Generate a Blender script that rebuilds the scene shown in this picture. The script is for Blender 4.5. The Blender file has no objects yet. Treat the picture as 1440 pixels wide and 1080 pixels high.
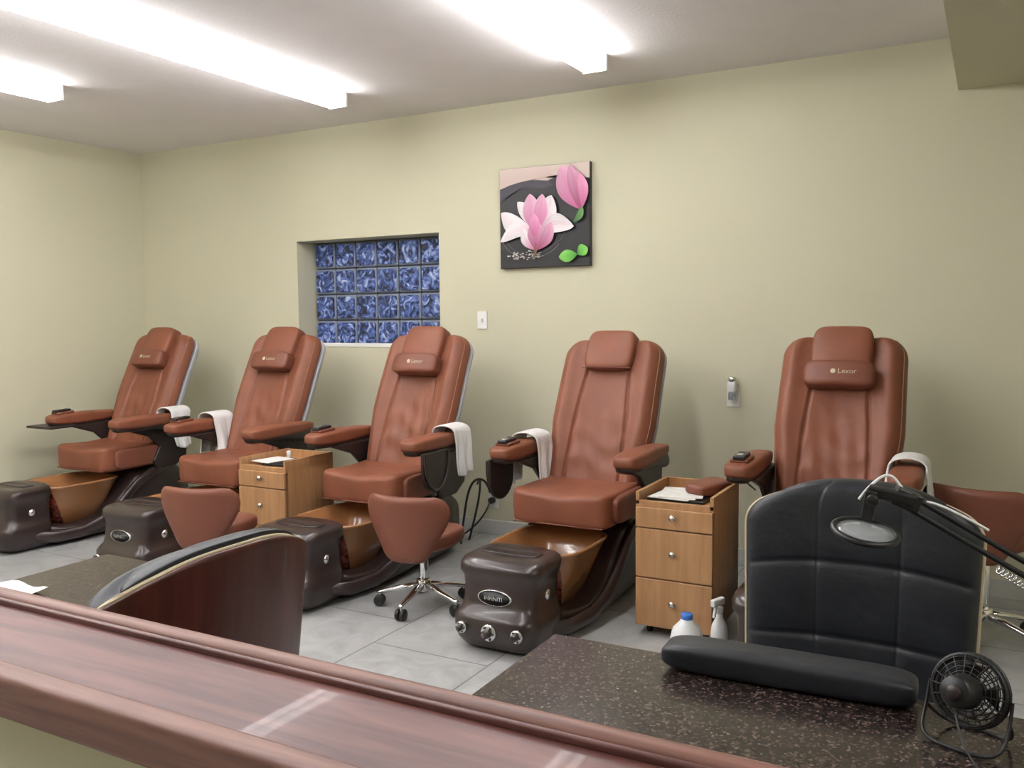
import bpy, bmesh, math, random
from mathutils import Vector, Matrix, Euler
random.seed(4)
S=bpy.context.scene
try:
    S.view_settings.view_transform='Standard'
    S.view_settings.look='None'
except Exception as e: print(e)
COL=S.collection
pi=math.pi
# ------------------------------------------------------------------ materials
def new_mat(name):
    m=bpy.data.materials.new(name); m.use_nodes=True
    return m,m.node_tree,m.node_tree.nodes['Principled BSDF']
def mat(name,col,rough=.5,metal=0,bump=0,bscale=60,var=0,vscale=4,coat=0,emis=None,estr=0,stretch=None,spec=.5,trans=0,alpha=1):
    m,nt,p=new_mat(name)
    p.inputs['Base Color'].default_value=(*col,1)
    p.inputs['Roughness'].default_value=rough
    p.inputs['Metallic'].default_value=metal
    p.inputs['Specular IOR Level'].default_value=spec
    p.inputs['Coat Weight'].default_value=coat
    p.inputs['Transmission Weight'].default_value=trans
    p.inputs['Alpha'].default_value=alpha
    if emis:
        p.inputs['Emission Color'].default_value=(*emis,1); p.inputs['Emission Strength'].default_value=estr
    tc=nt.nodes.new('ShaderNodeTexCoord'); src=tc.outputs['Object']
    if stretch:
        mp=nt.nodes.new('ShaderNodeMapping'); mp.inputs['Scale'].default_value=stretch
        nt.links.new(src,mp.inputs[0]); src=mp.outputs[0]
    if var:
        n=nt.nodes.new('ShaderNodeTexNoise'); n.inputs['Scale'].default_value=vscale; n.inputs['Detail'].default_value=5
        nt.links.new(src,n.inputs['Vector'])
        r=nt.nodes.new('ShaderNodeValToRGB')
        r.color_ramp.elements[0].position=.3; r.color_ramp.elements[1].position=.7
        r.color_ramp.elements[0].color=(*[c*(1-var) for c in col],1)
        r.color_ramp.elements[1].color=(*[min(1,c*(1+var)) for c in col],1)
        nt.links.new(n.outputs['Fac'],r.inputs[0]); nt.links.new(r.outputs[0],p.inputs['Base Color'])
    if bump:
        n=nt.nodes.new('ShaderNodeTexNoise'); n.inputs['Scale'].default_value=bscale; n.inputs['Detail'].default_value=3
        nt.links.new(src,n.inputs['Vector'])
        b=nt.nodes.new('ShaderNodeBump'); b.inputs['Strength'].default_value=bump; b.inputs['Distance'].default_value=.01
        nt.links.new(n.outputs['Fac'],b.inputs['Height']); nt.links.new(b.outputs[0],p.inputs['Normal'])
    return m
M={}
M['wall']=mat('wall_paint',(.61,.585,.43),.75,bump=.04,bscale=150,var=.02,vscale=.8)
M['ceil']=mat('ceiling_paint',(.80,.77,.78),.9,bump=.15,bscale=60,var=.02)
M['base']=mat('baseboard_paint',(.55,.55,.52),.5)
M['leather']=mat('brown_leather',(.212,.070,.036),.5,bump=.25,bscale=14,var=.12,vscale=5,spec=.4)
M['leather2']=mat('brown_vinyl',(.180,.060,.035),.48,bump=.1,bscale=18,var=.08,spec=.4)
M['piping']=mat('tan_piping',(.27,.13,.07),.6)
M['shell']=mat('grey_shell',(.42,.43,.46),.4)
M['dark']=mat('dark_brown_gloss',(.032,.020,.018),.28,coat=.15,var=.12,vscale=6)
M['darkarm']=mat('dark_brown_arm',(.026,.017,.016),.38)
M['black']=mat('black_plastic',(.012,.012,.013),.4)
M['blackl']=mat('black_leather',(.012,.014,.019),.45,bump=.25,bscale=22,var=.2,vscale=8)
M['silver']=mat('silver',(.75,.75,.76),.25,1)
M['chrome']=mat('chrome',(.85,.85,.86),.12,1)
M['towel']=mat('white_towel',(.82,.81,.80),.95,bump=.6,bscale=160)
M['white']=mat('white_plastic',(.75,.76,.76),.4)
M['paper']=mat('paper',(.70,.69,.65),.8,var=.1,vscale=30)
M['blue']=mat('blue_plastic',(.05,.18,.6),.35)
M['cream']=mat('plywood_edge',(.56,.47,.32),.6)
M['mahog']=mat('mahogany_panel',(.075,.018,.013),.35,coat=.2,var=.35,vscale=5,stretch=(6,6,.7))
M['fixture']=mat('fixture_white',(.8,.8,.8),.5)
M['tube']=mat('lit_tube',(1,1,1),.5,emis=(1,.985,.99),estr=33)
M['clear']=mat('lens_glass',(.55,.58,.6),.08,trans=.6)
M['plate']=mat('wall_plate',(.82,.82,.8),.45)
def amber():
    m,nt,p=new_mat('amber_basin'); N=nt.nodes; L=nt.links
    tc=N.new('ShaderNodeTexCoord'); n=N.new('ShaderNodeTexNoise'); n.inputs['Scale'].default_value=28; n.inputs['Distortion'].default_value=2
    L.new(tc.outputs['Object'],n.inputs['Vector'])
    r=N.new('ShaderNodeValToRGB'); e=r.color_ramp.elements
    e[0].position=.42; e[0].color=(.03,.010,.007,1); e[1].position=.58; e[1].color=(.20,.035,.02,1)
    L.new(n.outputs['Fac'],r.inputs[0])
    sx=N.new('ShaderNodeSeparateXYZ'); L.new(tc.outputs['Object'],sx.inputs[0])
    a=N.new('ShaderNodeMath'); a.operation='MULTIPLY_ADD'; a.inputs[1].default_value=.45; a.inputs[2].default_value=0; L.new(sx.outputs['Z'],a.inputs[0])
    s=N.new('ShaderNodeMath'); s.operation='ADD'; L.new(sx.outputs['Y'],s.inputs[0]); L.new(a.outputs[0],s.inputs[1])
    lt=N.new('ShaderNodeMath'); lt.operation='LESS_THAN'; lt.inputs[1].default_value=3.79; L.new(s.outputs[0],lt.inputs[0])
    mx=N.new('ShaderNodeMix'); mx.data_type='RGBA'; mx.inputs[6].default_value=(.31,.140,.055,1)
    L.new(lt.outputs[0],mx.inputs[0]); L.new(r.outputs[0],mx.inputs[7]); L.new(mx.outputs[2],p.inputs['Base Color'])
    p.inputs['Roughness'].default_value=.2; p.inputs['Coat Weight'].default_value=.4
    return m
M['amber']=amber()
def wood(name,c1,c2,scale,rough=.45,coat=0,ws=3,dist=5):
    m,nt,p=new_mat(name); N=nt.nodes; L=nt.links
    tc=N.new('ShaderNodeTexCoord'); mp=N.new('ShaderNodeMapping'); mp.inputs['Scale'].default_value=scale
    L.new(tc.outputs['Object'],mp.inputs[0])
    n=N.new('ShaderNodeTexNoise'); n.inputs['Scale'].default_value=ws; n.inputs['Detail'].default_value=8; n.inputs['Distortion'].default_value=.6
    L.new(mp.outputs[0],n.inputs['Vector'])
    r=N.new('ShaderNodeValToRGB'); e=r.color_ramp.elements
    e[0].position=.32; e[0].color=(*c1,1); e[1].position=.68; e[1].color=(*c2,1)
    L.new(n.outputs['Fac'],r.inputs[0]); L.new(r.outputs[0],p.inputs['Base Color'])
    p.inputs['Roughness'].default_value=rough; p.inputs['Coat Weight'].default_value=coat
    b=N.new('ShaderNodeBump'); b.inputs['Strength'].default_value=.08
    L.new(n.outputs['Fac'],b.inputs['Height']); L.new(b.outputs[0],p.inputs['Normal'])
    return m
M['oak']=wood('oak_veneer',(.36,.185,.080),(.47,.26,.12),(9,9,.8),ws=4)
M['ledge']=wood('stained_wood',(.080,.028,.025),(.180,.074,.063),(.8,9,9),.42,.05,3.5)
M['ledge2']=wood('stained_wood_trim',(.13,.056,.043),(.27,.130,.097),(.8,14,14),.45,0,3.5)
def granite():
    m,nt,p=new_mat('brown_granite'); N=nt.nodes; L=nt.links
    tc=N.new('ShaderNodeTexCoord')
    v=N.new('ShaderNodeTexVoronoi'); v.inputs['Scale'].default_value=210
    n=N.new('ShaderNodeTexNoise'); n.inputs['Scale'].default_value=70; n.inputs['Detail'].default_value=8; n.inputs['Roughness'].default_value=.75
    L.new(tc.outputs['Object'],v.inputs['Vector']); L.new(tc.outputs['Object'],n.inputs['Vector'])
    r=N.new('ShaderNodeValToRGB'); e=r.color_ramp.elements
    e[0].position=.36; e[0].color=(.006,.006,.007,1); e[1].position=.76; e[1].color=(.17,.135,.115,1)
    x=e.new(.50); x.color=(.022,.016,.015,1); x=e.new(.60); x.color=(.062,.040,.033,1)
    mx=N.new('ShaderNodeMix'); mx.data_type='FLOAT'; mx.inputs[0].default_value=.38
    L.new(n.outputs['Fac'],mx.inputs[2]); L.new(v.outputs['Color'],mx.inputs[3])
    L.new(mx.outputs[0],r.inputs[0]); L.new(r.outputs[0],p.inputs['Base Color'])
    p.inputs['Roughness'].default_value=.2
    return m
M['granite']=granite()
def tiles():
    m,nt,p=new_mat('floor_tile'); N=nt.nodes; L=nt.links
    tc=N.new('ShaderNodeTexCoord'); mp=N.new('ShaderNodeMapping')
    mp.inputs['Rotation'].default_value=(0,0,pi/2); mp.inputs['Location'].default_value=(.05,.05,0)
    L.new(tc.outputs['Object'],mp.inputs[0])
    b=N.new('ShaderNodeTexBrick'); b.inputs['Scale'].default_value=1; b.inputs['Brick Width'].default_value=.61
    b.inputs['Row Height'].default_value=.61; b.inputs['Mortar Size'].default_value=.004; b.offset=.5
    b.inputs['Color1'].default_value=(.41,.415,.41,1); b.inputs['Color2'].default_value=(.47,.475,.465,1); b.inputs['Mortar'].default_value=(.17,.17,.165,1)
    L.new(mp.outputs[0],b.inputs['Vector'])
    n=N.new('ShaderNodeTexNoise'); n.inputs['Scale'].default_value=5; n.inputs['Detail'].default_value=9; n.inputs['Roughness'].default_value=.65; n.inputs['Distortion'].default_value=1
    L.new(tc.outputs['Object'],n.inputs['Vector'])
    r=N.new('ShaderNodeValToRGB'); e=r.color_ramp.elements; e[0].position=.3;e[0].color=(.66,.66,.66,1);e[1].position=.65;e[1].color=(1,1,1,1)
    L.new(n.outputs['Fac'],r.inputs[0])
    mx=N.new('ShaderNodeMix'); mx.data_type='RGBA'; mx.blend_type='MULTIPLY'; mx.inputs[0].default_value=1
    L.new(b.outputs['Color'],mx.inputs[6]); L.new(r.outputs[0],mx.inputs[7]); L.new(mx.outputs[2],p.inputs['Base Color'])
    p.inputs['Roughness'].default_value=.3
    return m
M['tile']=tiles()
def glassblock():
    m,nt,p=new_mat('glass_block'); N=nt.nodes; L=nt.links
    tc=N.new('ShaderNodeTexCoord'); oi=N.new('ShaderNodeObjectInfo')
    ad=N.new('ShaderNodeVectorMath'); ad.operation='ADD'; sc=N.new('ShaderNodeVectorMath'); sc.operation='SCALE'; sc.inputs['Scale'].default_value=3.0
    L.new(oi.outputs['Location'],sc.inputs[0]); L.new(tc.outputs['Object'],ad.inputs[0]); L.new(sc.outputs[0],ad.inputs[1])
    n=N.new('ShaderNodeTexNoise'); n.inputs['Scale'].default_value=15; n.inputs['Detail'].default_value=1.5; n.inputs['Distortion'].default_value=1.8
    L.new(ad.outputs[0],n.inputs['Vector'])
    r=N.new('ShaderNodeValToRGB'); e=r.color_ramp.elements
    e[0].position=.34;e[0].color=(.014,.018,.035,1); e[1].position=.72;e[1].color=(.30,.35,.50,1)
    x=e.new(.46);x.color=(.03,.05,.14,1); x=e.new(.57);x.color=(.075,.12,.32,1)
    L.new(n.outputs['Fac'],r.inputs[0]); L.new(r.outputs[0],p.inputs['Base Color'])
    L.new(r.outputs[0],p.inputs['Emission Color']); p.inputs['Emission Strength'].default_value=.4  # dusk backlight put in as a glow of the opaque blocks
    b=N.new('ShaderNodeBump'); b.inputs['Strength'].default_value=.9; b.inputs['Distance'].default_value=.03
    L.new(n.outputs['Fac'],b.inputs['Height']); L.new(b.outputs[0],p.inputs['Normal'])
    p.inputs['Roughness'].default_value=.08
    return m
M['gblock']=glassblock()
M['mortar']=mat('block_mortar',(.22,.25,.32),.35)
def vcolmat():
    m,nt,p=new_mat('painted_canvas'); a=nt.nodes.new('ShaderNodeVertexColor'); a.layer_name='Col'
    nt.links.new(a.outputs['Color'],p.inputs['Base Color']); p.inputs['Roughness'].default_value=.5
    return m
M['vcol']=vcolmat()
# ------------------------------------------------------------------ geometry helpers
def empty(name,loc=(0,0,0),rz=0):
    e=bpy.data.objects.new(name,None); e.empty_display_size=.1; COL.objects.link(e); e.location=loc; e.rotation_euler=(0,0,rz); return e
def link(name,me,m,par=None,loc=(0,0,0),rot=(0,0,0),smooth=True):
    o=bpy.data.objects.new(name,me); COL.objects.link(o)
    if m is not None and len(me.materials)==0: me.materials.append(M[m] if isinstance(m,str) else m)
    if smooth:
        for f in me.polygons: f.use_smooth=True
    o.location=loc; o.rotation_euler=rot
    if par is not None: o.parent=par
    return o
def mesh(name,vs,fs):
    me=bpy.data.meshes.new(name); me.from_pydata([tuple(v) for v in vs],[],fs); me.update()
    bm=bmesh.new(); bm.from_mesh(me); bmesh.ops.recalc_face_normals(bm,faces=bm.faces); bm.to_mesh(me); bm.free(); return me
def box(name,size,loc,m,par=None,bev=0.0,rot=(0,0,0),seg=3):
    x,y,z=[s/2 for s in size]
    bm=bmesh.new(); bmesh.ops.create_cube(bm,size=1); bmesh.ops.scale(bm,vec=size,verts=bm.verts)
    if bev>0: bmesh.ops.bevel(bm,geom=bm.edges[:],offset=min(bev,min(x,y,z)*.98),segments=seg,profile=.5,affect='EDGES',clamp_overlap=True)
    me=bpy.data.meshes.new(name); bm.to_mesh(me); bm.free()
    o=link(name,me,m,par,loc,rot,smooth=bev>0)
    if bev>0:
        md=o.modifiers.new('wn','WEIGHTED_NORMAL'); md.keep_sharp=False
    return o
def sgp(v,e): return math.copysign(abs(v)**e,v)
def cushion(name,size,loc,m,par=None,e1=.4,e2=.4,rot=(0,0,0),n=40,k=24,fn=None):
    a,b,c=[s/2 for s in size]; vs=[];fs=[]
    for j in range(1,k):
        et=-pi/2+pi*j/k
        for i in range(n):
            w=-pi+2*pi*i/n
            v=Vector((a*sgp(math.cos(et),e1)*sgp(math.cos(w),e2),b*sgp(math.cos(et),e1)*sgp(math.sin(w),e2),c*sgp(math.sin(et),e1)))
            vs.append(fn(v) if fn else v)
    vs.append(Vector((0,0,-c)));vs.append(Vector((0,0,c)))
    if fn: vs[-1]=fn(vs[-1]); vs[-2]=fn(vs[-2])
    for j in range(k-2):
        for i in range(n):
            fs.append((j*n+i,j*n+(i+1)%n,(j+1)*n+(i+1)%n,(j+1)*n+i))
    for i in range(n):
        fs.append((len(vs)-2,(i+1)%n,i)); fs.append((len(vs)-1,(k-2)*n+i,(k-2)*n+(i+1)%n))
    return link(name,mesh(name,vs,fs),m,par,loc,rot)
def loft(name,rings,m,par=None,loc=(0,0,0),rot=(0,0,0),cap=True,smooth=True):
    n=len(rings[0]); vs=[v for r in rings for v in r]; fs=[]
    for j in range(len(rings)-1):
        for i in range(n): fs.append((j*n+i,j*n+(i+1)%n,(j+1)*n+(i+1)%n,(j+1)*n+i))
    if cap: fs.append(tuple(range(n-1,-1,-1))); fs.append(tuple((len(rings)-1)*n+i for i in range(n)))
    return link(name,mesh(name,vs,fs),m,par,loc,rot,smooth)
def sring_z(z,cx,cy,hx,hy,p=4,n=48):
    e=2/p
    return [(cx+hx*sgp(math.cos(2*pi*i/n),e),cy+hy*sgp(math.sin(2*pi*i/n),e),z) for i in range(n)]
def sring_y(y,hx,z0,z1,p=4,n=48,cx=0):
    e=2/p; c=(z0+z1)/2;h=(z1-z0)/2
    return [(cx+hx*sgp(math.cos(2*pi*i/n),e),y,c+h*sgp(math.sin(2*pi*i/n),e)) for i in range(n)]
def lathe(name,prof,m,par=None,loc=(0,0,0),rot=(0,0,0),n=32):
    return loft(name,[[(r*math.cos(2*pi*i/n),r*math.sin(2*pi*i/n),z) for i in range(n)] for r,z in prof],m,par,loc,rot)
def cyl(name,r,h,loc,m,par=None,rot=(0,0,0),n=24,r2=None):
    r2=r if r2 is None else r2; b=min(r,r2,h)*.12
    return lathe(name,[(r-b,-h/2),(r,-h/2+b),(r2,h/2-b),(r2-b,h/2)],m,par,loc,rot,n)
def tube(name,pts,r,m,par=None,cyclic=False,loc=(0,0,0),rot=(0,0,0),smooth=True,res=3):
    c=bpy.data.curves.new(name,'CURVE'); c.dimensions='3D'; c.bevel_depth=r; c.bevel_resolution=res; c.use_fill_caps=True
    if smooth and len(pts)>2:
        s=c.splines.new('NURBS'); s.points.add(len(pts)-1); s.order_u=3; s.use_endpoint_u=True
    else:
        s=c.splines.new('POLY'); s.points.add(len(pts)-1)
    for i,p in enumerate(pts): s.points[i].co=(*p,1)
    s.use_cyclic_u=cyclic; c.materials.append(M[m])
    o=bpy.data.objects.new(name,c); COL.objects.link(o); o.location=loc; o.rotation_euler=rot
    if par is not None: o.parent=par
    return o
def prism(name,pts,axis,t,m,par=None,loc=(0,0,0),bev=.006,rot=(0,0,0)):
    vs=[]
    for s in (-t/2,t/2):
        for a,b in pts:
            vs.append({'x':(s,a,b),'y':(a,s,b),'z':(a,b,s)}[axis])
    n=len(pts); fs=[tuple(range(n-1,-1,-1)),tuple(range(n,2*n))]+[(i,(i+1)%n,n+(i+1)%n,n+i) for i in range(n)]
    o=link(name,mesh(name,vs,fs),m,par,loc,rot,smooth=False)
    if bev: 
        b=o.modifiers.new('b','BEVEL'); b.width=bev; b.segments=3
        for f in o.data.polygons: f.use_smooth=True
        o.modifiers.new('wn','WEIGHTED_NORMAL')
    return o
def panel(name,H,wf,tf,tb,m,par=None,loc=(0,0,0),rot=(0,0,0),nv=44,nu=44,bend=0,drop=0,p=8,gf=None,scurve=0,yoff=0,dp=2):
    rings=[]
    def ptf(s,v,side):
        w=wf(v*H); x=w*s
        e=max(0,1-abs(s)**p)**.5; ev=max(0,1-abs(2*v-1)**(p*3))**.5
        t=(-tf*(gf(s,v,x) if gf else 1)) if side==0 else tb
        y=t*e*ev-bend*x*x-scurve*math.sin(pi*v)+yoff
        return (x,y,v*(H-drop*abs(s)**dp))
    for j in range(nv+1):
        v=.5-.5*math.cos(pi*j/nv); r=[]
        for i in range(nu+1): r.append(ptf(math.sin(pi/2*(-1+2*i/nu)),v,0))
        for i in range(1,nu): r.append(ptf(math.sin(pi/2*(1-2*i/nu)),v,1))
        rings.append(r)
    return loft(name,rings,m,par,loc,rot),ptf
def text(name,body,size,loc,rot,m,par,ext=.0005):
    c=bpy.data.curves.new(name,'FONT'); c.body=body; c.size=size; c.extrude=ext; c.align_x='CENTER'; c.align_y='CENTER'
    c.materials.append(M[m]); o=bpy.data.objects.new(name,c); COL.objects.link(o); o.location=loc; o.rotation_euler=rot; o.parent=par; return o
# ------------------------------------------------------------------ room
D=5.2; XL=-6.45; XR=2.8; YF=-2.6; ZC=2.91
box('floor',(XR-XL+.4,D-YF+.8,.1),((XL+XR)/2,(D+YF)/2,-.05),'tile')
box('ceiling',(XR-XL+.4,D-YF+.8,.1),((XL+XR)/2,(D+YF)/2,ZC+.05),'ceil')
wx0,wx1,wz0,wz1=-4.716,-3.416,1.277,2.087
WT=.3
def wallback():
    bm=bmesh.new()
    def b(x0,x1,z0,z1):
        r=bmesh.ops.create_cube(bm,size=1)
        bmesh.ops.scale(bm,vec=(x1-x0,WT,z1-z0),verts=r['verts']); bmesh.ops.translate(bm,vec=((x0+x1)/2,D+WT/2,(z0+z1)/2),verts=r['verts'])
    b(XL-.2,wx0,0,ZC); b(wx1,XR+.2,0,ZC); b(wx0,wx1,0,wz0); b(wx0,wx1,wz1,ZC)
    me=bpy.data.meshes.new('wall_back'); bm.to_mesh(me); bm.free(); link('wall_back',me,'wall',smooth=False)
wallback()
box('wall_left',(.2,D-YF+.4,ZC),(XL-.1,(D+YF)/2,ZC/2),'wall')
box('wall_right',(.2,D-YF+.4,ZC),(XR+.1,(D+YF)/2,ZC/2),'wall')
box('wall_front',(XR-XL+.4,.2,ZC),((XL+XR)/2,YF-.1,ZC/2),'wall')
box('ceiling_soffit',(XR+.2,D-YF,ZC-2.64),((XR-.2)/2,(D+YF)/2,(ZC+2.64)/2),'wall')
box('baseboard_back',(XR-XL,.015,.1),((XL+XR)/2,D-.0075,.05),'base',bev=.004)
box('baseboard_left',(.015,D-YF,.1),(XL+.0075,(D+YF)/2,.05),'base',bev=.004)
win=empty('window_1',(0,0,0))
box('block_backing',(1.3,.04,.81),((wx0+wx1)/2,5.47,(wz0+wz1)/2),'mortar',win)
bsz=.2
x=wx0
while x<wx1-.01:
    wdt=min(bsz,wx1-x)
    for r in range(4):
        zc=wz0+.005+bsz*(r+.5)
        box('glass_block_frame',(wdt-.006,.05,bsz-.006),(x+wdt/2,5.432,zc),'mortar',win,bev=.012)
        cushion('glass_block_pane',(wdt-.035,.04,bsz-.035),(x+wdt/2,5.405,zc),'gblock',win,e1=.25,e2=.3,n=24,k=12)
    x+=bsz
box('window_sill_bead',(1.3,.03,.03),((wx0+wx1)/2,5.37,wz0+.015),'plate',win,bev=.005)
# half wall with wood ledge
box('wall_partition',(5.6,.17,.935),(-.5,.845,.4675),'wall')
led=empty('trim_1',(0,0,0))
box('ledge_board',(5.7,.25,.035),(-.5,.848,.965),'ledge',led,bev=.004)
box('ledge_far_rim',(5.7,.034,.052),(-.5,.963,.972),'ledge2',led,bev=.012)
box('ledge_near_rim',(5.7,.042,.066),(-.5,.735,.967),'ledge2',led,bev=.010)
box('ledge_far_bead',(5.7,.010,.012),(-.5,.940,.987),'ledge',led,bev=.004)
# ------------------------------------------------------------------ fluorescent fixtures
def fixture(x,y1,z=ZC,L=2.44):
    e=empty('fluorescent_light',(x,y1-L/2,z))
    prism('housing',[(-.05,0),(.05,0),(.04,-.045),(-.04,-.045)],'y',L,'fixture',e,bev=.004)
    for s in (-1,1):
        box('end_cap',(.14,.02,.09),(0,s*(L/2-.01),-.0455),'fixture',e,bev=.004)
    for s in (-.05,.05):
        n=8; r=.019
        loft('tube',[[(s+r*math.cos(2*pi*i/n),yy,-.068+r*math.sin(2*pi*i/n)) for i in range(n)] for yy in (-L/2+.02,L/2-.02)],'tube',e,cap=False)
fixture(-3.68,4.48); fixture(-1.955,4.56); fixture(-5.02,3.47)
fixture(-3.68,1.95); fixture(-1.955,2.0); fixture(1.2,2.0,2.64); fixture(-5.02,.95)  # unseen fixtures, added to fill the near part of the room with light
# ------------------------------------------------------------------ wall things
art=empty('flower_canvas_print',(-2.58,D-.018,2.14))
box('canvas',(.65,.034,.65),(0,0,0),'black',art,bev=.003)
W=.65
layer=[0]
def poly(pts,cols,center=None,ccol=None,nm='paint'):
    layer[0]+=1; y=-.0175-.00025*layer[0]
    pts=[(min(.997,max(.003,a)),min(.997,max(.003,b))) for a,b in pts]
    vs=[((a-.5)*W,y,(b-.5)*W) for a,b in pts]; 
    if center is None: center=(sum(a for a,b in pts)/len(pts),sum(b for a,b in pts)/len(pts))
    vs.append(((center[0]-.5)*W,y,(center[1]-.5)*W)); n=len(pts)
    me=bpy.data.meshes.new(nm); me.from_pydata(vs,[],[(n,i,(i+1)%n) for i in range(n)])
    ca=me.color_attributes.new('Col','FLOAT_COLOR','POINT')
    for i in range(n): ca.data[i].color=(*cols[i],1)
    ca.data[n].color=(*(ccol or cols[0]),1)
    link(nm,me,'vcol',art,smooth=False)
def mixc(a,b,t): return tuple(a[i]*(1-t)+b[i]*t for i in range(3))
def petal(b,t,w,ca,cb,curve=0,nm='petal',fat=.75,k=1.5,rim=None,vein=.2):
    bx,by=b; tx,ty=t; dx,dy=tx-bx,ty-by; L=math.hypot(dx,dy); nx,ny=-dy/L,dx/L; n=20
    layer[0]+=1; y=-.0175-.00025*layer[0]
    vs=[];cols=[];fs=[]; SS=[-1+2*q/12 for q in range(13)]
    for i in range(n+1):
        u=i/n; o=w/2*(math.sin(pi*min(.999,max(.001,u))**1.15)**fat); c=curve*math.sin(pi*u)
        for q,s in enumerate(SS):
            a=bx+dx*u+nx*(s*o+c); bb=by+dy*u+ny*(s*o+c)
            vs.append(((min(.997,max(.003,a))-.5)*W,y,(min(.997,max(.003,bb))-.5)*W))
            cc=mixc(ca,cb,min(1,u*k)); 
            cc=mixc(cc,ca,(.38*math.exp(-(s/.3)**2)+(vein if q%2 else 0))*(1-u*.6))
            cc=tuple(ch*(1-.22*max(0,s)) for ch in cc)
            if abs(s)>.9 and rim: cc=mixc(cc,rim,.6)
            cols.append(cc)
    for i in range(n):
        for q in range(12): fs.append((i*13+q,i*13+q+1,i*13+q+14,i*13+q+13))
    me=bpy.data.meshes.new(nm); me.from_pydata(vs,[],fs)
    at=me.color_attributes.new('Col','FLOAT_COLOR','POINT')
    for i,c in enumerate(cols): at.data[i].color=(*c,1)
    link(nm,me,'vcol',art,smooth=False)
BL=(.010,.008,.011)
poly([(.004,.004),(.996,.004),(.996,.996),(.004,.996)],[BL]*4,nm='background')
be=(.62,.50,.45)
poly([(.003,.80),(.12,.835),(.25,.86),(.42,.865),(.55,.85),(.68,.90),(.85,.88),(.997,.84),(.997,.997),(.003,.997)],[(.55,.42,.38)]*6+[be]*4,nm='backdrop')
poly([(.003,.80),(.12,.835),(.25,.86),(.42,.865),(.55,.85),(.60,.80),(.5,.78),(.3,.80),(.12,.74),(.003,.66)],[(.03,.025,.04)]*10,(.3,.82),(.04,.035,.05),nm='shade')
def arc(R,wd,col,a0=pi,a1=2*pi,cx=.36,cy=.33):
    pts=[(cx+R*math.cos(a0+(a1-a0)*i/24),cy+R*.68*math.sin(a0+(a1-a0)*i/24)) for i in range(25)]
    pts+=[(cx+(R-wd)*math.cos(a0+(a1-a0)*i/24),cy+(R-wd)*.68*math.sin(a0+(a1-a0)*i/24)) for i in range(24,-1,-1)]
    layer[0]+=1; y=-.0175-.00025*layer[0]
    me=bpy.data.meshes.new('glass_bowl'); me.from_pydata([((a-.5)*W,y,(b-.5)*W) for a,b in pts],[],[(i,i+1,48-i,49-i) for i in range(24)])
    at=me.color_attributes.new('Col','FLOAT_COLOR','POINT')
    for i in range(50): at.data[i].color=(*col,1)
    link('glass_bowl',me,'vcol',art,smooth=False)
arc(.345,.008,(.11,.10,.13),pi,1.85*pi); arc(.30,.016,(.04,.035,.05),pi*1.05,1.9*pi); arc(.345,.005,(.09,.08,.10),pi*1.6,2.05*pi,.40,.40)
random.seed(2)
for i in range(70):
    a=random.random()*2*pi; q=random.random()**.5
    px=.30+.2*q*math.cos(a); py=.125+.045*q*math.sin(a); r=.007+random.random()*.008
    g=random.uniform(.3,.6)
    poly([(px+r*math.cos(a*pi/3),py+r*.6*math.sin(a*pi/3)) for a in range(6)],[(g,g*.92,g*.8)]*6,nm='pebble')
wh=(.84,.80,.82); pk=(.48,.08,.24); lp=(.72,.40,.55); dp=(.30,.025,.11)
petal((.40,.36),(.03,.56),.20,lp,wh,.05,k=2.2,rim=wh)
petal((.42,.38),(.22,.66),.15,lp,wh,-.02,k=2,rim=wh)
petal((.44,.34),(.02,.27),.15,lp,wh,-.08,k=2.2,rim=wh)
petal((.44,.38),(.60,.70),.20,pk,wh,-.03,k=1.6,rim=wh)
petal((.43,.34),(.36,.73),.20,pk,lp,.015,k=1.3,rim=wh)
petal((.45,.34),(.50,.72),.17,pk,lp,0,k=1.1,rim=wh)
petal((.44,.32),(.84,.385),.19,pk,wh,.075,k=2.0,rim=wh)
petal((.42,.17),(.27,.40),.11,pk,wh,.03,k=1.6)
petal((.43,.15),(.42,.48),.19,dp,lp,0,k=1.0,fat=.9,rim=lp); petal((.44,.17),(.60,.44),.13,dp,lp,-.03,k=1.1); 
petal((.41,.30),(.41,.53),.12,pk,(.75,.33,.52),0,k=1.2)
petal((.40,.07),(.43,.24),.03,(.1,.06,.03),(.2,.1,.06))
petal((.92,.54),(.70,.97),.26,pk,lp,.01,'bud',k=1.0); petal((.91,.54),(.80,.98),.15,dp,lp,-.01,'bud',k=.9,rim=pk); petal((.93,.55),(.90,.90),.11,pk,(.75,.3,.48),-.03,'bud')
petal((.84,.42),(.935,.57),.07,(.03,.12,.02),(.10,.25,.05),-.02) 
gn=(.04,.26,.02); lg=(.20,.58,.09)
petal((.88,.11),(.68,.09),.12,gn,lg,.0,'leaf'); petal((.88,.11),(.99,.17),.12,gn,lg,.01,'leaf')
sw=empty('light_switch',(-3.07,D,1.475)); box('plate',(.075,.008,.12),(0,-.004,0),'plate',sw,bev=.003); box('toggle',(.012,.02,.025),(0,-.014,0),'plate',sw,bev=.003)
af=empty('plug_in_air_freshener',(-1.35,D,1.04))
box('outlet_plate',(.075,.008,.12),(0,-.004,-.03),'plate',af,bev=.003)
cushion('warmer_body',(.055,.05,.08),(0,-.035,.03),'white',af,.6,.6)
cyl('oil_bottle',.02,.05,(0,-.04,-.02),'clear',af); cyl('warmer_top',.022,.03,(0,-.035,.075),'silver',af)
ou=empty('wall_outlet',(-3.0,D,.24)); box('plate',(.075,.008,.12),(0,-.004,0),'plate',ou,bev=.003); cyl('plug',.022,.04,(0,-.028,0),'black',ou,rot=(pi/2,0,0))
tube('cord',[(0,-.05,0),(.02,-.12,-.05),(-.1,-.15,-.2),(-.15,-.3,-.235)],.006,'black',ou)
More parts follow.
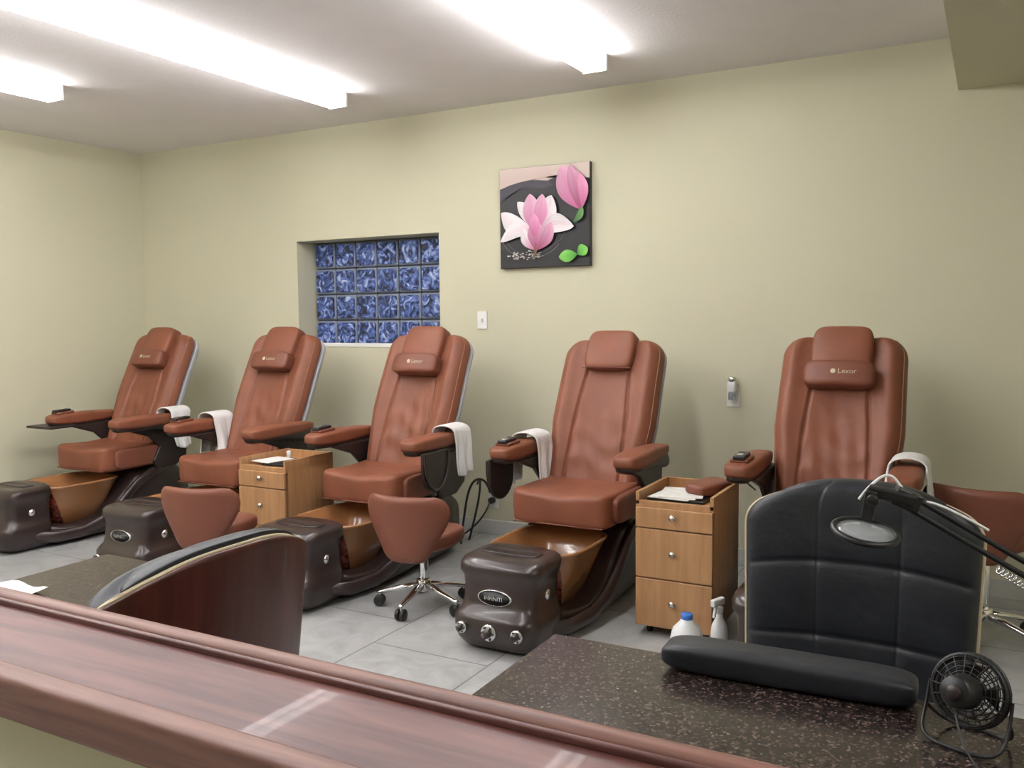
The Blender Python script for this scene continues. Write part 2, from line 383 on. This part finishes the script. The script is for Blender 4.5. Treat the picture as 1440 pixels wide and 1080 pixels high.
ou2=empty('power_cords',(-2.95,5.05,0))
tube('cord_a',[(-.05,.1,.3),(-.02,.0,.42),(-.12,-.05,.40),(-.15,-.1,.1),(-.1,-.2,.01)],.008,'black',ou2)
tube('cord_b',[(-.15,.1,.35),(-.06,.0,.45),(-.05,-.05,.25),(-.1,-.1,.01)],.007,'black',ou2)
# ------------------------------------------------------------------ towel
def towel(par,x,y,ztop,hw=.072,Lo=.22,Li=.2,wy=.16,seed=0,flip=1):
    rnd=random.Random(seed); prof=[]
    for i in range(8): prof.append((-hw-.012+.012*i/8,-Lo+(Lo-.03)*i/7))
    for i in range(7):
        a=pi-pi*i/6; prof.append((hw*math.cos(a),.0+.03*math.sin(a)-.01))
    for i in range(8): prof.append((hw+.012*i/8,-.03-(Li-.03)*i/7))
    ph=rnd.random()*6; vs=[];fs=[];ny=16
    for j in range(ny+1):
        t=j/ny
        for k,(a,b) in enumerate(prof):
            hang=max(0,-b)/.2
            wv=.012*math.sin(t*11+ph)*hang+.006*math.sin(t*23+ph*2)*hang
            sx=math.copysign(1,a)
            vs.append((x+flip*(a+wv*sx+.01*hang*sx),y+(t-.5)*(wy*(1-.12*hang))+.008*math.sin(b*20+ph),ztop+b+.006*math.sin(t*6+ph)*hang))
    n=len(prof)
    for j in range(ny):
        for k in range(n-1): fs.append((j*n+k,j*n+k+1,(j+1)*n+k+1,(j+1)*n+k))
    o=link('towel',mesh('towel',vs,fs),'towel',par)
    s=o.modifiers.new('s','SOLIDIFY'); s.thickness=.01; s.offset=1
    o.modifiers.new('sub','SUBSURF').render_levels=1
# ------------------------------------------------------------------ pedicure chair
Hb=.96
def wback(z):
    w=.262+.045*min(1,z/.45) if z<.45 else .307-.010*(z-.45)/.5
    r=.115; d=z-(Hb-r)
    if d>0: w=w-r+math.sqrt(max(0,r*r-d*d))
    return w
def gback(s,v,x):
    sm=.62-.26*v
    a=abs(s)
    g=1.0+.28*math.exp(-((a-.80)/.16)**2)
    g-=.22*math.exp(-((a-sm)/.022)**2)
    g-=.10*math.exp(-(a/.3)**2)
    g+=.10*math.exp(-((v-.25)/.12)**2)*math.exp(-(a/.5)**2)
    if a<sm: g+=.06*math.sin(v*38+math.sin(s*5)*2)*math.exp(-((v-.3)/.22)**2)+.03*math.sin(s*22+v*9)*math.exp(-((v-.35)/.2)**2)
    return g
def pedi(x,pillow=True,towels=(),tray=None,seed=0,remote=True,dzb=0):
    e=empty('pedicure_chair',(x,0,0))
    cy=-.11; zs=.965
    def fr(z,y0,hx,p,cyb=3.74): return sring_z(z*zs,0,(y0+cyb)/2+cy,hx*.91,(cyb-y0)/2,p)
    loft('console',[fr(z,y0,hx,p) for z,y0,hx,p in
        [(.012,3.46,.18,5),(.022,3.425,.205,5),(.06,3.395,.228,5),(.12,3.382,.238,5),(.16,3.384,.236,5),(.182,3.40,.225,5),(.20,3.425,.212,5.5),(.24,3.437,.204,6),(.30,3.442,.203,6),(.345,3.445,.212,6),(.365,3.435,.226,6),(.40,3.445,.230,6),(.418,3.465,.225,5.5),(.428,3.50,.205,4.5),(.432,3.55,.15,4)]],'dark',e)
    loft('console_top_recess',[sring_z(z*zs+.001,0,3.605+cy,hx,hy,5) for z,hx,hy in [(.428,.15,.05),(.436,.145,.048),(.436,.13,.04),(.433,.12,.035)]],'darkarm',e)
    loft('base_body',[sring_y(y,hx,.012,z1,5) for y,hx,z1 in
        [(3.54,.18,.17),(3.66,.22,.13),(3.82,.25,.12),(3.97,.262,.15),(4.10,.27,.27),(4.22,.272,.40),(4.4,.27,.43),(4.6,.25,.43),(4.72,.22,.36),(4.76,.18,.25)]],'dark',e)
    for s in (-1,1):
        loft('side_rail',[[(s*(xx+.022*math.cos(a)),y,z+h*math.sin(a)) for a in [2*pi*i/16 for i in range(16)]] for xx,y,z,h in
          [(.195,3.48,.09,.03),(.230,3.62,.065,.04),(.260,3.80,.070,.04),(.275,3.94,.115,.045),(.283,4.07,.20,.045),(.288,4.19,.31,.045),(.285,4.33,.385,.04),(.27,4.5,.42,.02)]],'dark',e)
    R=[]
    for z,hx,hy in [(.10,.11,.14),(.12,.14,.17),(.25,.185,.235),(.375,.235,.275),(.385,.247,.285),(.394,.24,.278),(.388,.225,.265),(.30,.19,.235),(.20,.15,.185),(.17,.12,.15)]:
        R.append(sring_z(z,0,3.865+(z-.25)*.10,hx,hy,4))
    loft('foot_basin',R,'amber',e)
    cyl('basin_drain',.03,.01,(0,3.86,.178),'silver',e)
    loft('foot_rest',[sring_y(y+cy,.13,z,z+.05,3) for y,z in [(3.69,.345),(3.72,.35),(3.79,.335),(3.82,.33)]],'dark',e)
    yd=3.441+cy
    lathe('control_display',[(0.0,.008),(.078,.008),(.078,.012),(.084,.012),(.088,.006),(.088,0)],'silver',e,(0,yd,.250),(pi/2-.04,0,0)).scale=(1,.42,1)
    lathe('display_face',[(.001,.0),(.074,.0),(.074,.016),(.001,.018)],'black',e,(0,yd,.250),(pi/2-.04,0,0)).scale=(1,.4,1)
    text('display_text','INFINITI',.026,(0,yd-.020,.250),(pi/2-.04,0,0),'silver',e)
    for kx,kz,r in ((-.14,.115,.027),(0,.110,.038),(.14,.115,.03)):
        ky=3.380+cy
        lathe('knob_ring',[(0,.0),(r,.0),(r,.012),(r*.9,.018),(r*.6,.018),(0.001,.018)],'silver',e,(kx,ky+.006,kz),(pi/2,0,0),24)
        lathe('knob_cap',[(0,.0),(r*.55,.0),(r*.5,.03),(0.001,.032)],'dark',e,(kx,ky,kz),(pi/2,0,0),20)
        for q in range(6):
            a=q*pi/3; box('knob_grip',(r*.25,.01,r*.25),(kx+r*.72*math.cos(a),ky-.014,kz+r*.72*math.sin(a)),'dark',e,bev=.002)
    lathe('side_jet',[(0,0),(.025,0),(.025,.01),(0.001,.012)],'silver',e,(.182,3.59+cy,.25),(pi/2,0,pi/2),20)
    def seatfn(v):
        v=v.copy(); 
        a=abs(v.x); v.z-= .012*math.exp(-(v.x/.018)**2)*(1 if v.y<-.1 else 0)*(1 if v.z>0 else 0)
        if v.y<-.14: v.y+= .014*math.exp(-((v.x)/.012)**2)
        if v.z>0: v.z+=.02*(a/.27)**2-.012*math.cos(min(1,abs(v.y)/.2)*pi/2)
        return v
    cushion('seat_cushion',(.545,.53,.175),(0,4.215,.515),'leather',e,.26,.26,n=120,k=40,fn=seatfn)
    for s in (-1,1):
        cushion('seat_side_bolster',(.06,.42,.14),(s*.275,4.25,.52),'leather2',e,.4,.4)
    tube('seat_piping',[(-.25,3.962,.445),(0,3.956,.445),(.25,3.962,.445)],.004,'leather2',e)
    bk=empty('backrest',(0,4.43,.49+dzb)); bk.parent=e; bk.rotation_euler=(-math.radians(24),0,0)
    o,pf=panel('back_cushion',Hb,wback,.085,.03,'leather',bk,nv=90,nu=110,p=7,gf=gback,scurve=.015,bend=.25)
    panel('back_shell',Hb-.02,lambda z:wback(z)*1.0-.0,.01,.085,'shell',bk,(0,.03,0),nv=30,nu=30,p=5,bend=.25,scurve=.015)
    for s in (-1,1):
        pts=[]
        for i in range(24):
            v=.04+.93*i/23; q=pf(s*.955,v,0); pts.append((q[0],q[1]-.002,q[2]))
        tube('piping',pts,.003,'piping',bk)
    def hr(v):
        v=v.copy(); v.x*=1-.06*(v.z/.12) if v.z>0 else 1+.04*(v.z/.12); v.y+=.25*v.x*v.x*2-.1*max(0,v.z)*-1.6; return v
    cushion('headrest',(.295,.115,.245),(0,-.098,.87),'leather',bk,.34,.3,n=64,k=40,fn=hr)
    tube('headrest_seam',[(-.145,-.14,.755),(0,-.158,.750),(.145,-.14,.755)],.003,'leather2',bk)
    if pillow:
        cushion('neck_pillow',(.33,.10,.13),(0,-.155,.715),'leather2',bk,.42,.36,n=56,k=30,fn=lambda v:Vector((v.x,v.y+.6*v.x*v.x,v.z*(1+.5*abs(v.x)))))
        text('pillow_text','Lexor',.036,(.045,-.2065,.715),(pi/2,0,0),'cream',bk)
        lathe('pillow_emblem',[(.008,0),(.013,0),(.013,.002),(.008,.002)],'cream',bk,(-.02,-.2045,.715),(pi/2,0,0),16)
    ao=empty('arm_assembly',(0,.035,-.025)); ao.parent=e
    for s in (-1,1):
        ar=empty('arm_left' if s<0 else 'arm_right',(s*.35,0,0)); ar.parent=ao
        def armfn(v): 
            v=v.copy(); v.x*=1.0-.18*(v.y/.3); 
            v.z*=1-.25*max(0,v.y/.3); return v
        cushion('arm_pad',(.13,.60,.085),(0,4.24,.803),'leather',ar,.5,.45,n=56,k=28,fn=armfn)
        loft('arm_shell',[sring_y(y,hx,z0,z1,3) for y,hx,z0,z1 in [(3.955,.03,.762,.785),(3.98,.052,.745,.79),(4.1,.055,.74,.79),(4.3,.052,.735,.79),(4.5,.045,.70,.79),(4.56,.03,.70,.76)]],'darkarm',ar)
        prism('arm_bracket',[(4.06,.75),(4.55,.76),(4.62,.70),(4.60,.50),(4.50,.44),(4.34,.43),(4.30,.50),(4.36,.60),(4.27,.68)],'x',.035,'darkarm',ar,(-s*.045,0,0),bev=.012)
    if remote:
        box('remote_holder',(.085,.13,.018),(-.35,4.06,.850),'leather2',ao,bev=.006,rot=(.05,0,0))
        box('remote_control',(.055,.12,.02),(-.35,4.05,.864),'black',ao,bev=.006,rot=(.05,0,0))
        box('remote_screen',(.03,.04,.004),(-.35,4.03,.875),'silver',ao,bev=.001,rot=(.05,0,0))
        tube('remote_cord',[(-.35,4.11,.86),(-.41,4.2,.84),(-.43,4.3,.72),(-.39,4.5,.62)],.004,'black',ao)
    if tray:
        for t in tray:
            if t in('L','R'):
                s=-1 if t=='L' else 1
                prism('folded_tray',[(3.98,.765),(4.24,.765)]+[(4.11+.13*math.cos(a),.65-.12*math.sin(a)) for a in [pi*i/12 for i in range(13)]],'x',.022,'darkarm',ao,(s*.425,0,0),bev=.008)
                tube('tray_rim',[(s*.44,3.99,.755),(s*.44,3.985,.62),(s*.44,4.11,.52),(s*.44,4.235,.62),(s*.44,4.23,.755)],.008,'dark',ao)
            if t=='O':
                box('open_tray',(.28,.22,.018),(-.40,4.0,.752),'darkarm',ao,bev=.008)
    for i,t in enumerate(towels):
        s=-1 if t[0]=='L' else 1
        towel(ao,s*.35,float(t[1:]) ,.858,seed=seed*3+i,Lo=.27,Li=.27,wy=.18)
    return e
P=[-5.68,-4.42,-3.20,-1.92,-.67]
pedi(P[0],True,['R4.46'],['O'],1)
pedi(P[1],True,['L4.36'],None,2)
pedi(P[2],True,['R4.40'],['R'],3)
pedi(P[3],False,['L4.33'],['L'],4,dzb=-.03)
pedi(P[4],True,['R4.26'],None,5,dzb=-.01)
# ------------------------------------------------------------------ cabinets
def cabinet(x0,y0,w=.38,d=.42,h=.66):
    e=empty('drawer_cabinet',(x0,y0,0)); zb=.05; t=.018; hb=h-.05
    box('carcass',(w,d-.02,hb-zb),(w/2,d/2+.01,(hb+zb)/2),'oak',e,bev=.002)
    box('side_wall',(t,d,.06),(t/2,d/2,h-.03),'oak',e,bev=.002)
    box('side_wall_b',(t,d,.06),(w-t/2,d/2,h-.03),'oak',e,bev=.002)
    box('tray_back',(w-2*t,t,.055),(w/2,d-t/2,h-.03),'oak',e,bev=.002)
    box('tray_front',(w,t,.03),(w/2,t/2,hb-.005),'oak',e,bev=.002)
    zs=[(zb,.275),(.281,hb-.12),(hb-.114,hb-.02)]
    for a,b in zs:
        box('drawer_front',(w-.006,.018,b-a),(w/2,-.002,(a+b)/2),'oak',e,bev=.003)
        lathe('drawer_knob',[(.006,0),(.006,.012),(.014,.016),(.014,.024),(.001,.027)],'silver',e,(w/2,-.01,(a+b)/2+.01),(pi/2,0,0),20)
    for cx in (.05,w-.05):
        for cy in (.06,d-.05):
            cyl('caster',.022,.02,(cx,cy,.022),'black',e,rot=(0,pi/2,0)); box('caster_fork',(.03,.03,.02),(cx,cy,.045),'black',e,bev=.003)
    return e
ca=cabinet(-1.45,3.84,h=.68,w=.37,d=.44)
box('paper_tray',(.27,.25,.012),(.17,.18,.639),'black',ca,bev=.003)
for i in range(3): box('paper_sheet',(.20,.24,.003),(.15+.01*i,.16+.01*i,.648+.003*i),'paper',ca,rot=(0,0,.15*i-.1))
cushion('spare_arm_pad',(.13,.26,.06),(.27,.27,.677),'leather2',ca,.5,.5,rot=(0,.1,-.35))
cb=cabinet(-3.97,3.82,h=.67,w=.37)
box('black_folder',(.22,.24,.012),(.23,.18,.630),'black',cb,bev=.003,rot=(0,0,.1))
box('paper_sheet',(.16,.2,.003),(.12,.16,.640),'paper',cb,rot=(0,0,-.15)); cyl('polish_bottle',.014,.05,(.09,.33,.645),'white',cb)
# ------------------------------------------------------------------ stool
def stool(x,y,rz,dz=0,seat=.39):
    e=empty('rolling_stool',(x,y,0),rz); z=seat+dz
    for i in range(5):
        a=2*pi*i/5+.3; c,s=math.cos(a),math.sin(a)
        loft('leg',[[(c*r-s*w*math.cos(q),s*r+c*w*math.cos(q),zz+h*math.sin(q)) for q in [2*pi*k/12 for k in range(12)]] for r,zz,w,h in [(.02,.115,.022,.02),(.12,.10,.018,.014),(.235,.075,.014,.01),(.25,.073,.008,.006)]],'chrome',e)
        for sd in (-.014,.014):
            cyl('caster_wheel',.029,.018,(c*.235-s*sd,s*.235+c*sd,.030),'black',e,rot=(pi/2,0,a),n=20)
        cyl('caster_stem',.007,.04,(c*.235,s*.235,.060),'chrome',e)
    cyl('hub',.038,.06,(0,0,.115),'chrome',e)
    cyl('gas_sleeve',.024,z-.2,(0,0,.12+(z-.2)/2),'chrome',e); cyl('gas_rod',.013,z-.1,(0,0,.05+z/2),'chrome',e)
    box('seat_plate',(.18,.18,.02),(0,0,z-.055),'black',e,bev=.004)
    tube('lever',[(.02,0,z-.06),(.15,0,z-.065),(.2,.0,z-.07)],.006,'black',e)
    cushion('seat',(.40,.38,.11),(0,-.01,z-.02),'leather2',e,.55,.75,n=56,k=28,fn=lambda v:Vector((v.x,v.y,v.z+.35*v.x*v.x-.2*v.y*v.y)))
    H=.34
    def wf(q):
        t=q/H; u=min(1,t/.75); w=.125+.108*(3*u*u-2*u**3)
        r=.085; d=q-(H-r)
        if d>0: w=w-r*.9+.9*math.sqrt(max(0,r*r-d*d))
        r=.06; d=r-q
        if d>0: w=w-r+math.sqrt(max(0,r*r-d*d))
        return w
    panel('back_pad',H,wf,.035,.03,'leather2',e,(0,.185,z-.11),rot=(-.12,0,0),nv=40,nu=40,bend=1.3,p=4,drop=.0)
    prism('back_bracket',[(.05,-.06),(.2,-.07),(.22,-.02),(.2,.02),(.17,-.04),(.05,-.04)],'x',.05,'black',e,(0,0,z),bev=.003)
    return e
stool(-2.565,3.71,math.radians(186))
stool(-3.72,3.40,math.radians(196))
stool(-.01,4.50,math.radians(165),dz=.11)
# ------------------------------------------------------------------ salon chairs
def salon(x,y,rz,zt=1.02,name='black_salon_chair',bd=.5,dr=.045,hw=.305,rr=.06,pad=.06):
    e=empty(name,(x,y,0),rz); H=.60; zb=zt-H+.01
    def wf(q,hw=hw):
        w=hw-.02*(1-q/H); r=rr; d=q-(H-r)
        if d>0: w=w-r+math.sqrt(max(0,r*r-d*d))
        r=.06; d=r-q
        if d>0: w=w-r+math.sqrt(max(0,r*r-d*d))
        return w
    b=empty('back',(0,0,zb)); b.parent=e; b.rotation_euler=(-.12,0,0)
    def gq(s,v,x):
        g=1
        for c in(-.36,.36): g-=.10*math.exp(-((s-c)/.013)**2)+.06*math.exp(-((s-c)/.08)**2)
        for c in(.32,.64): g-=.10*math.exp(-((v-c)/.009)**2)+.06*math.exp(-((v-c)/.05)**2)
        return g
    panel('wood_shell',H,lambda q:wf(q),.002,.012,'mahog',b,(0,.03,0),bend=bd,drop=dr,p=30,dp=2.6)
    panel('shell_edge',H+.004,lambda q:wf(q)+.004,.005,.005,'cream',b,(0,.027,0),bend=bd,drop=dr,p=30,dp=2.6)
    panel('quilted_pad',H+.012,lambda q:wf(q)-.003,pad,.004,'blackl',b,(0,.020,0),nv=130,nu=130,bend=bd,drop=dr,p=6,gf=gq,dp=2.6)
    cushion('seat',(.52,.44,.12),(0,-.21,.47),'blackl',e,.35,.35)
    box('seat_board',(.46,.38,.02),(0,-.21,.405),'mahog',e,bev=.004)
    cyl('post',.03,.34,(0,-.22,.23),'chrome',e)
    lathe('disc_base',[(.03,.07),(.06,.05),(.20,.02),(.22,.012),(.22,.0),(.001,0)],'chrome',e,(0,-.22,0))
    return e
salon(-.300,2.40,0,1.040,hw=.297,rr=.09)
salon(-1.525,1.36,-pi/2,1.01,bd=.8,dr=.06,pad=.08)
# ------------------------------------------------------------------ manicure tables
def mtable(x0,x1,y0,y1,z=.76):
    e=empty('manicure_table',((x0+x1)/2,(y0+y1)/2,0)); w=x1-x0; d=y1-y0
    box('granite_top',(w,d,.035),(0,0,z-.0175),'granite',e,bev=.006)
    box('pedestal_left',(.04,d-.12,z-.035),(-w/2+.08,-.02,(z-.035)/2),'mahog',e,bev=.003)
    box('pedestal_right',(.04,d-.12,z-.035),(w/2-.08,-.02,(z-.035)/2),'mahog',e,bev=.003)
    box('modesty_panel',(w-.18,.02,z-.25),(0,-d/2+.1,(z+.12)/2),'mahog',e,bev=.003)
    return e
mtable(-.885,.75,.97,1.81)
mtable(-2.46,-2.02,.97,1.80)
nap=empty('paper_towel',(-2.34,1.33,.762)); 
vs=[];fs=[]
for j in range(9):
    for i in range(9): vs.append(((i/8-.5)*.18,(j/8-.5)*.26,.004+.006*math.sin(i*1.1+j*.7)*math.sin(j*.9)+.005))
for j in range(8):
    for i in range(8): fs.append((j*9+i,j*9+i+1,j*9+i+10,j*9+i+9))
link('sheet',mesh('sheet',vs,fs),'towel',nap)
ac=empty('manicure_armrest_cushion',(-.352,1.765,.760),math.radians(2))
cushion('pad',(.49,.095,.060),(0,0,.031),'blackl',ac,.5,.26,n=64,k=24)
# ------------------------------------------------------------------ desk fan
fan=empty('desk_fan',(-.02,1.665,.760),math.radians(-20))
fc=empty('fan_head',(0,0,.090)); fc.parent=fan; fc.rotation_euler=(pi/2-.25,0,.0)
def ring(nm,r,z,w,m='black'): tube(nm,[(r*math.cos(2*pi*i/32),r*math.sin(2*pi*i/32),z) for i in range(32)],w,m,fc,cyclic=True,smooth=False,res=2)
for sgn in (1,-1):
    for i,r in enumerate((.057,.049,.041,.033,.025,.018)):
        ring('cage_ring',r,sgn*(.012+.016*(1-(r/.060)**2)),.0011)
ring('rim',.060,.008,.004); ring('rim_b',.060,-.008,.004)
for i in range(18):
    a=2*pi*i/18
    for sgn in (1,-1):
        tube('cage_spoke',[(r*math.cos(a),r*math.sin(a),sgn*(.012+.016*(1-(r/.060)**2))) for r in (.014,.03,.045,.054,.060)],.0011,'black',fc,res=1)
cyl('motor',.030,.045,(0,0,.045),'black',fc,r2=.026); cyl('motor_cap',.012,.008,(0,0,.071),'darkarm',fc); cyl('front_badge',.015,.006,(0,0,-.03),'black',fc)
for i in range(4):
    a=2*pi*i/4; vs=[]
    for k in range(6):
        r=.012+.040*k/5
        for t in (-.5,.5): 
            an=a+t*(.5+.5*k/5); vs.append((r*math.cos(an),r*math.sin(an),t*.016))
    o=link('blade',mesh('blade',vs,[(2*k,2*k+1,2*k+3,2*k+2) for k in range(5)]),'darkarm',fc); md=o.modifiers.new('s','SOLIDIFY'); md.thickness=.0015
tube('stand',[(-.067,0,.09),(-.069,-.01,.05),(-.065,-.045,.004),(0,-.055,.003),(.065,-.045,.004),(.069,-.01,.05),(.067,0,.09)],.003,'black',fan)
tube('stand_rear',[(-.069,-.01,.05),(-.062,.04,.004),(0,.055,.003),(.062,.04,.004),(.069,-.01,.05)],.003,'black',fan)
tube('usb_cord',[(.0,-.06,.07),(.03,-.1,.01),(.12,-.12,.003),(.2,-.02,.003),(.3,.0,.003)],.002,'black',fan)
# ------------------------------------------------------------------ magnifier lamp
lp_=empty('magnifier_lamp',(0,0,0))
hd=empty('lamp_head',(-.198,1.70,1.100)); hd.parent=lp_; hd.rotation_euler=(.14,.16,0)
tube('lens_rim',[(.055*math.cos(2*pi*i/36),.055*math.sin(2*pi*i/36),0) for i in range(36)],.006,'black',hd,cyclic=True,smooth=False)
lathe('lens',[(.001,-.006),(.03,-.005),(.053,-.001),(.053,.001),(.03,.005),(.001,.006)],'clear',hd)
box('neck',(.022,.022,.06),(-.005,.05,.035),'black',hd,bev=.004)
box('yoke',(.085,.022,.02),(.03,.055,.062),'black',hd,bev=.004)
cyl('wing_knob',.011,.02,(.0,.04,.05),'black',hd,rot=(pi/2,0,0))
A=Vector((-.135,1.76,1.155)); B=Vector((.26,1.92,.90))
for dz in (.012,-.014): tube('arm_bar',[A+Vector((0,0,dz)),B+Vector((0,0,dz))],.0055,'black',lp_)
tube('lower_arm',[B+Vector((.012,0,0)),(.42,1.74,.80)],.006,'black',lp_); tube('lower_arm_b',[B-Vector((.012,0,0)),(.39,1.74,.80)],.006,'black',lp_)
cyl('elbow',.02,.04,tuple(B),'black',lp_,rot=(pi/2,0,0)); cyl('clamp',.03,.05,(.405,1.74,.786),'black',lp_)
box('arm_joint',(.05,.03,.035),tuple(A),'black',lp_,bev=.005,rot=(0,.4,.3))
tube('white_cord',[(-.215,1.745,1.150),(-.20,1.75,1.175),(-.165,1.76,1.205),(-.14,1.765,1.17),(-.125,1.765,1.15),(-.08,1.78,1.15),(.0,1.81,1.10)],.0028,'white',lp_)
sp=[]
dirv=(B-A).normalized(); up=Vector((0,0,1)); sd=dirv.cross(up).normalized(); u2=sd.cross(dirv)
for i in range(200):
    t=.38+.5*i/200; a=i*.9; c0=A.lerp(B,t)+Vector((0,0,-.03)); sp.append(c0+sd*.007*math.cos(a)+u2*.007*math.sin(a))
tube('spring',sp,.0016,'silver',lp_,smooth=False,res=1)
# ------------------------------------------------------------------ bottles
def spray(x,y,h=.30,z=0,trig='white',body='white',rz=0):
    e=empty('spray_bottle',(x,y,z),rz); k=h/.3
    lathe('body',[(.028*k,0),(.034*k,.006*k),(.034*k,.15*k),(.03*k,.18*k),(.014*k,.21*k),(.012*k,.235*k)],body,e)
    cyl('collar',.015*k,.025*k,(0,0,.24*k),trig,e)
    box('spray_head',(.07*k,.022*k,.03*k),(-.012*k,0,.275*k),trig,e,bev=.006*k); box('trigger',(.01*k,.012*k,.05*k),(-.03*k,0,.24*k),trig,e,bev=.003,rot=(0,.3,0))
spray(-.985,3.60,.32,rz=1.2)
j=empty('water_jug',(-1.07,3.42,0)); lathe('body',[(.06,0),(.07,.01),(.07,.17),(.058,.22),(.03,.25),(.02,.265)],'white',j); cyl('cap',.024,.024,(0,0,.272),'blue',j)
spray(-4.93,4.02,.30,trig='blue',rz=.5); spray(-4.03,3.55,.20,trig='blue',rz=2)
# ------------------------------------------------------------------ camera / world
w=bpy.data.worlds.new('world'); S.world=w; w.use_nodes=True; w.node_tree.nodes['Background'].inputs[0].default_value=(.05,.07,.15,1)
cd=bpy.data.cameras.new('camera'); cam=bpy.data.objects.new('camera',cd); COL.objects.link(cam)
cd.sensor_width=36; cd.lens=1240/1440*36; cd.clip_start=.02
cam.matrix_world=Matrix.Translation((0,0,1.5))@Matrix.Rotation(math.radians(28.7),4,'Z')@Matrix.Rotation(math.radians(90-4.4),4,'X')@Matrix.Rotation(math.radians(-.6),4,'Z')
S.camera=cam
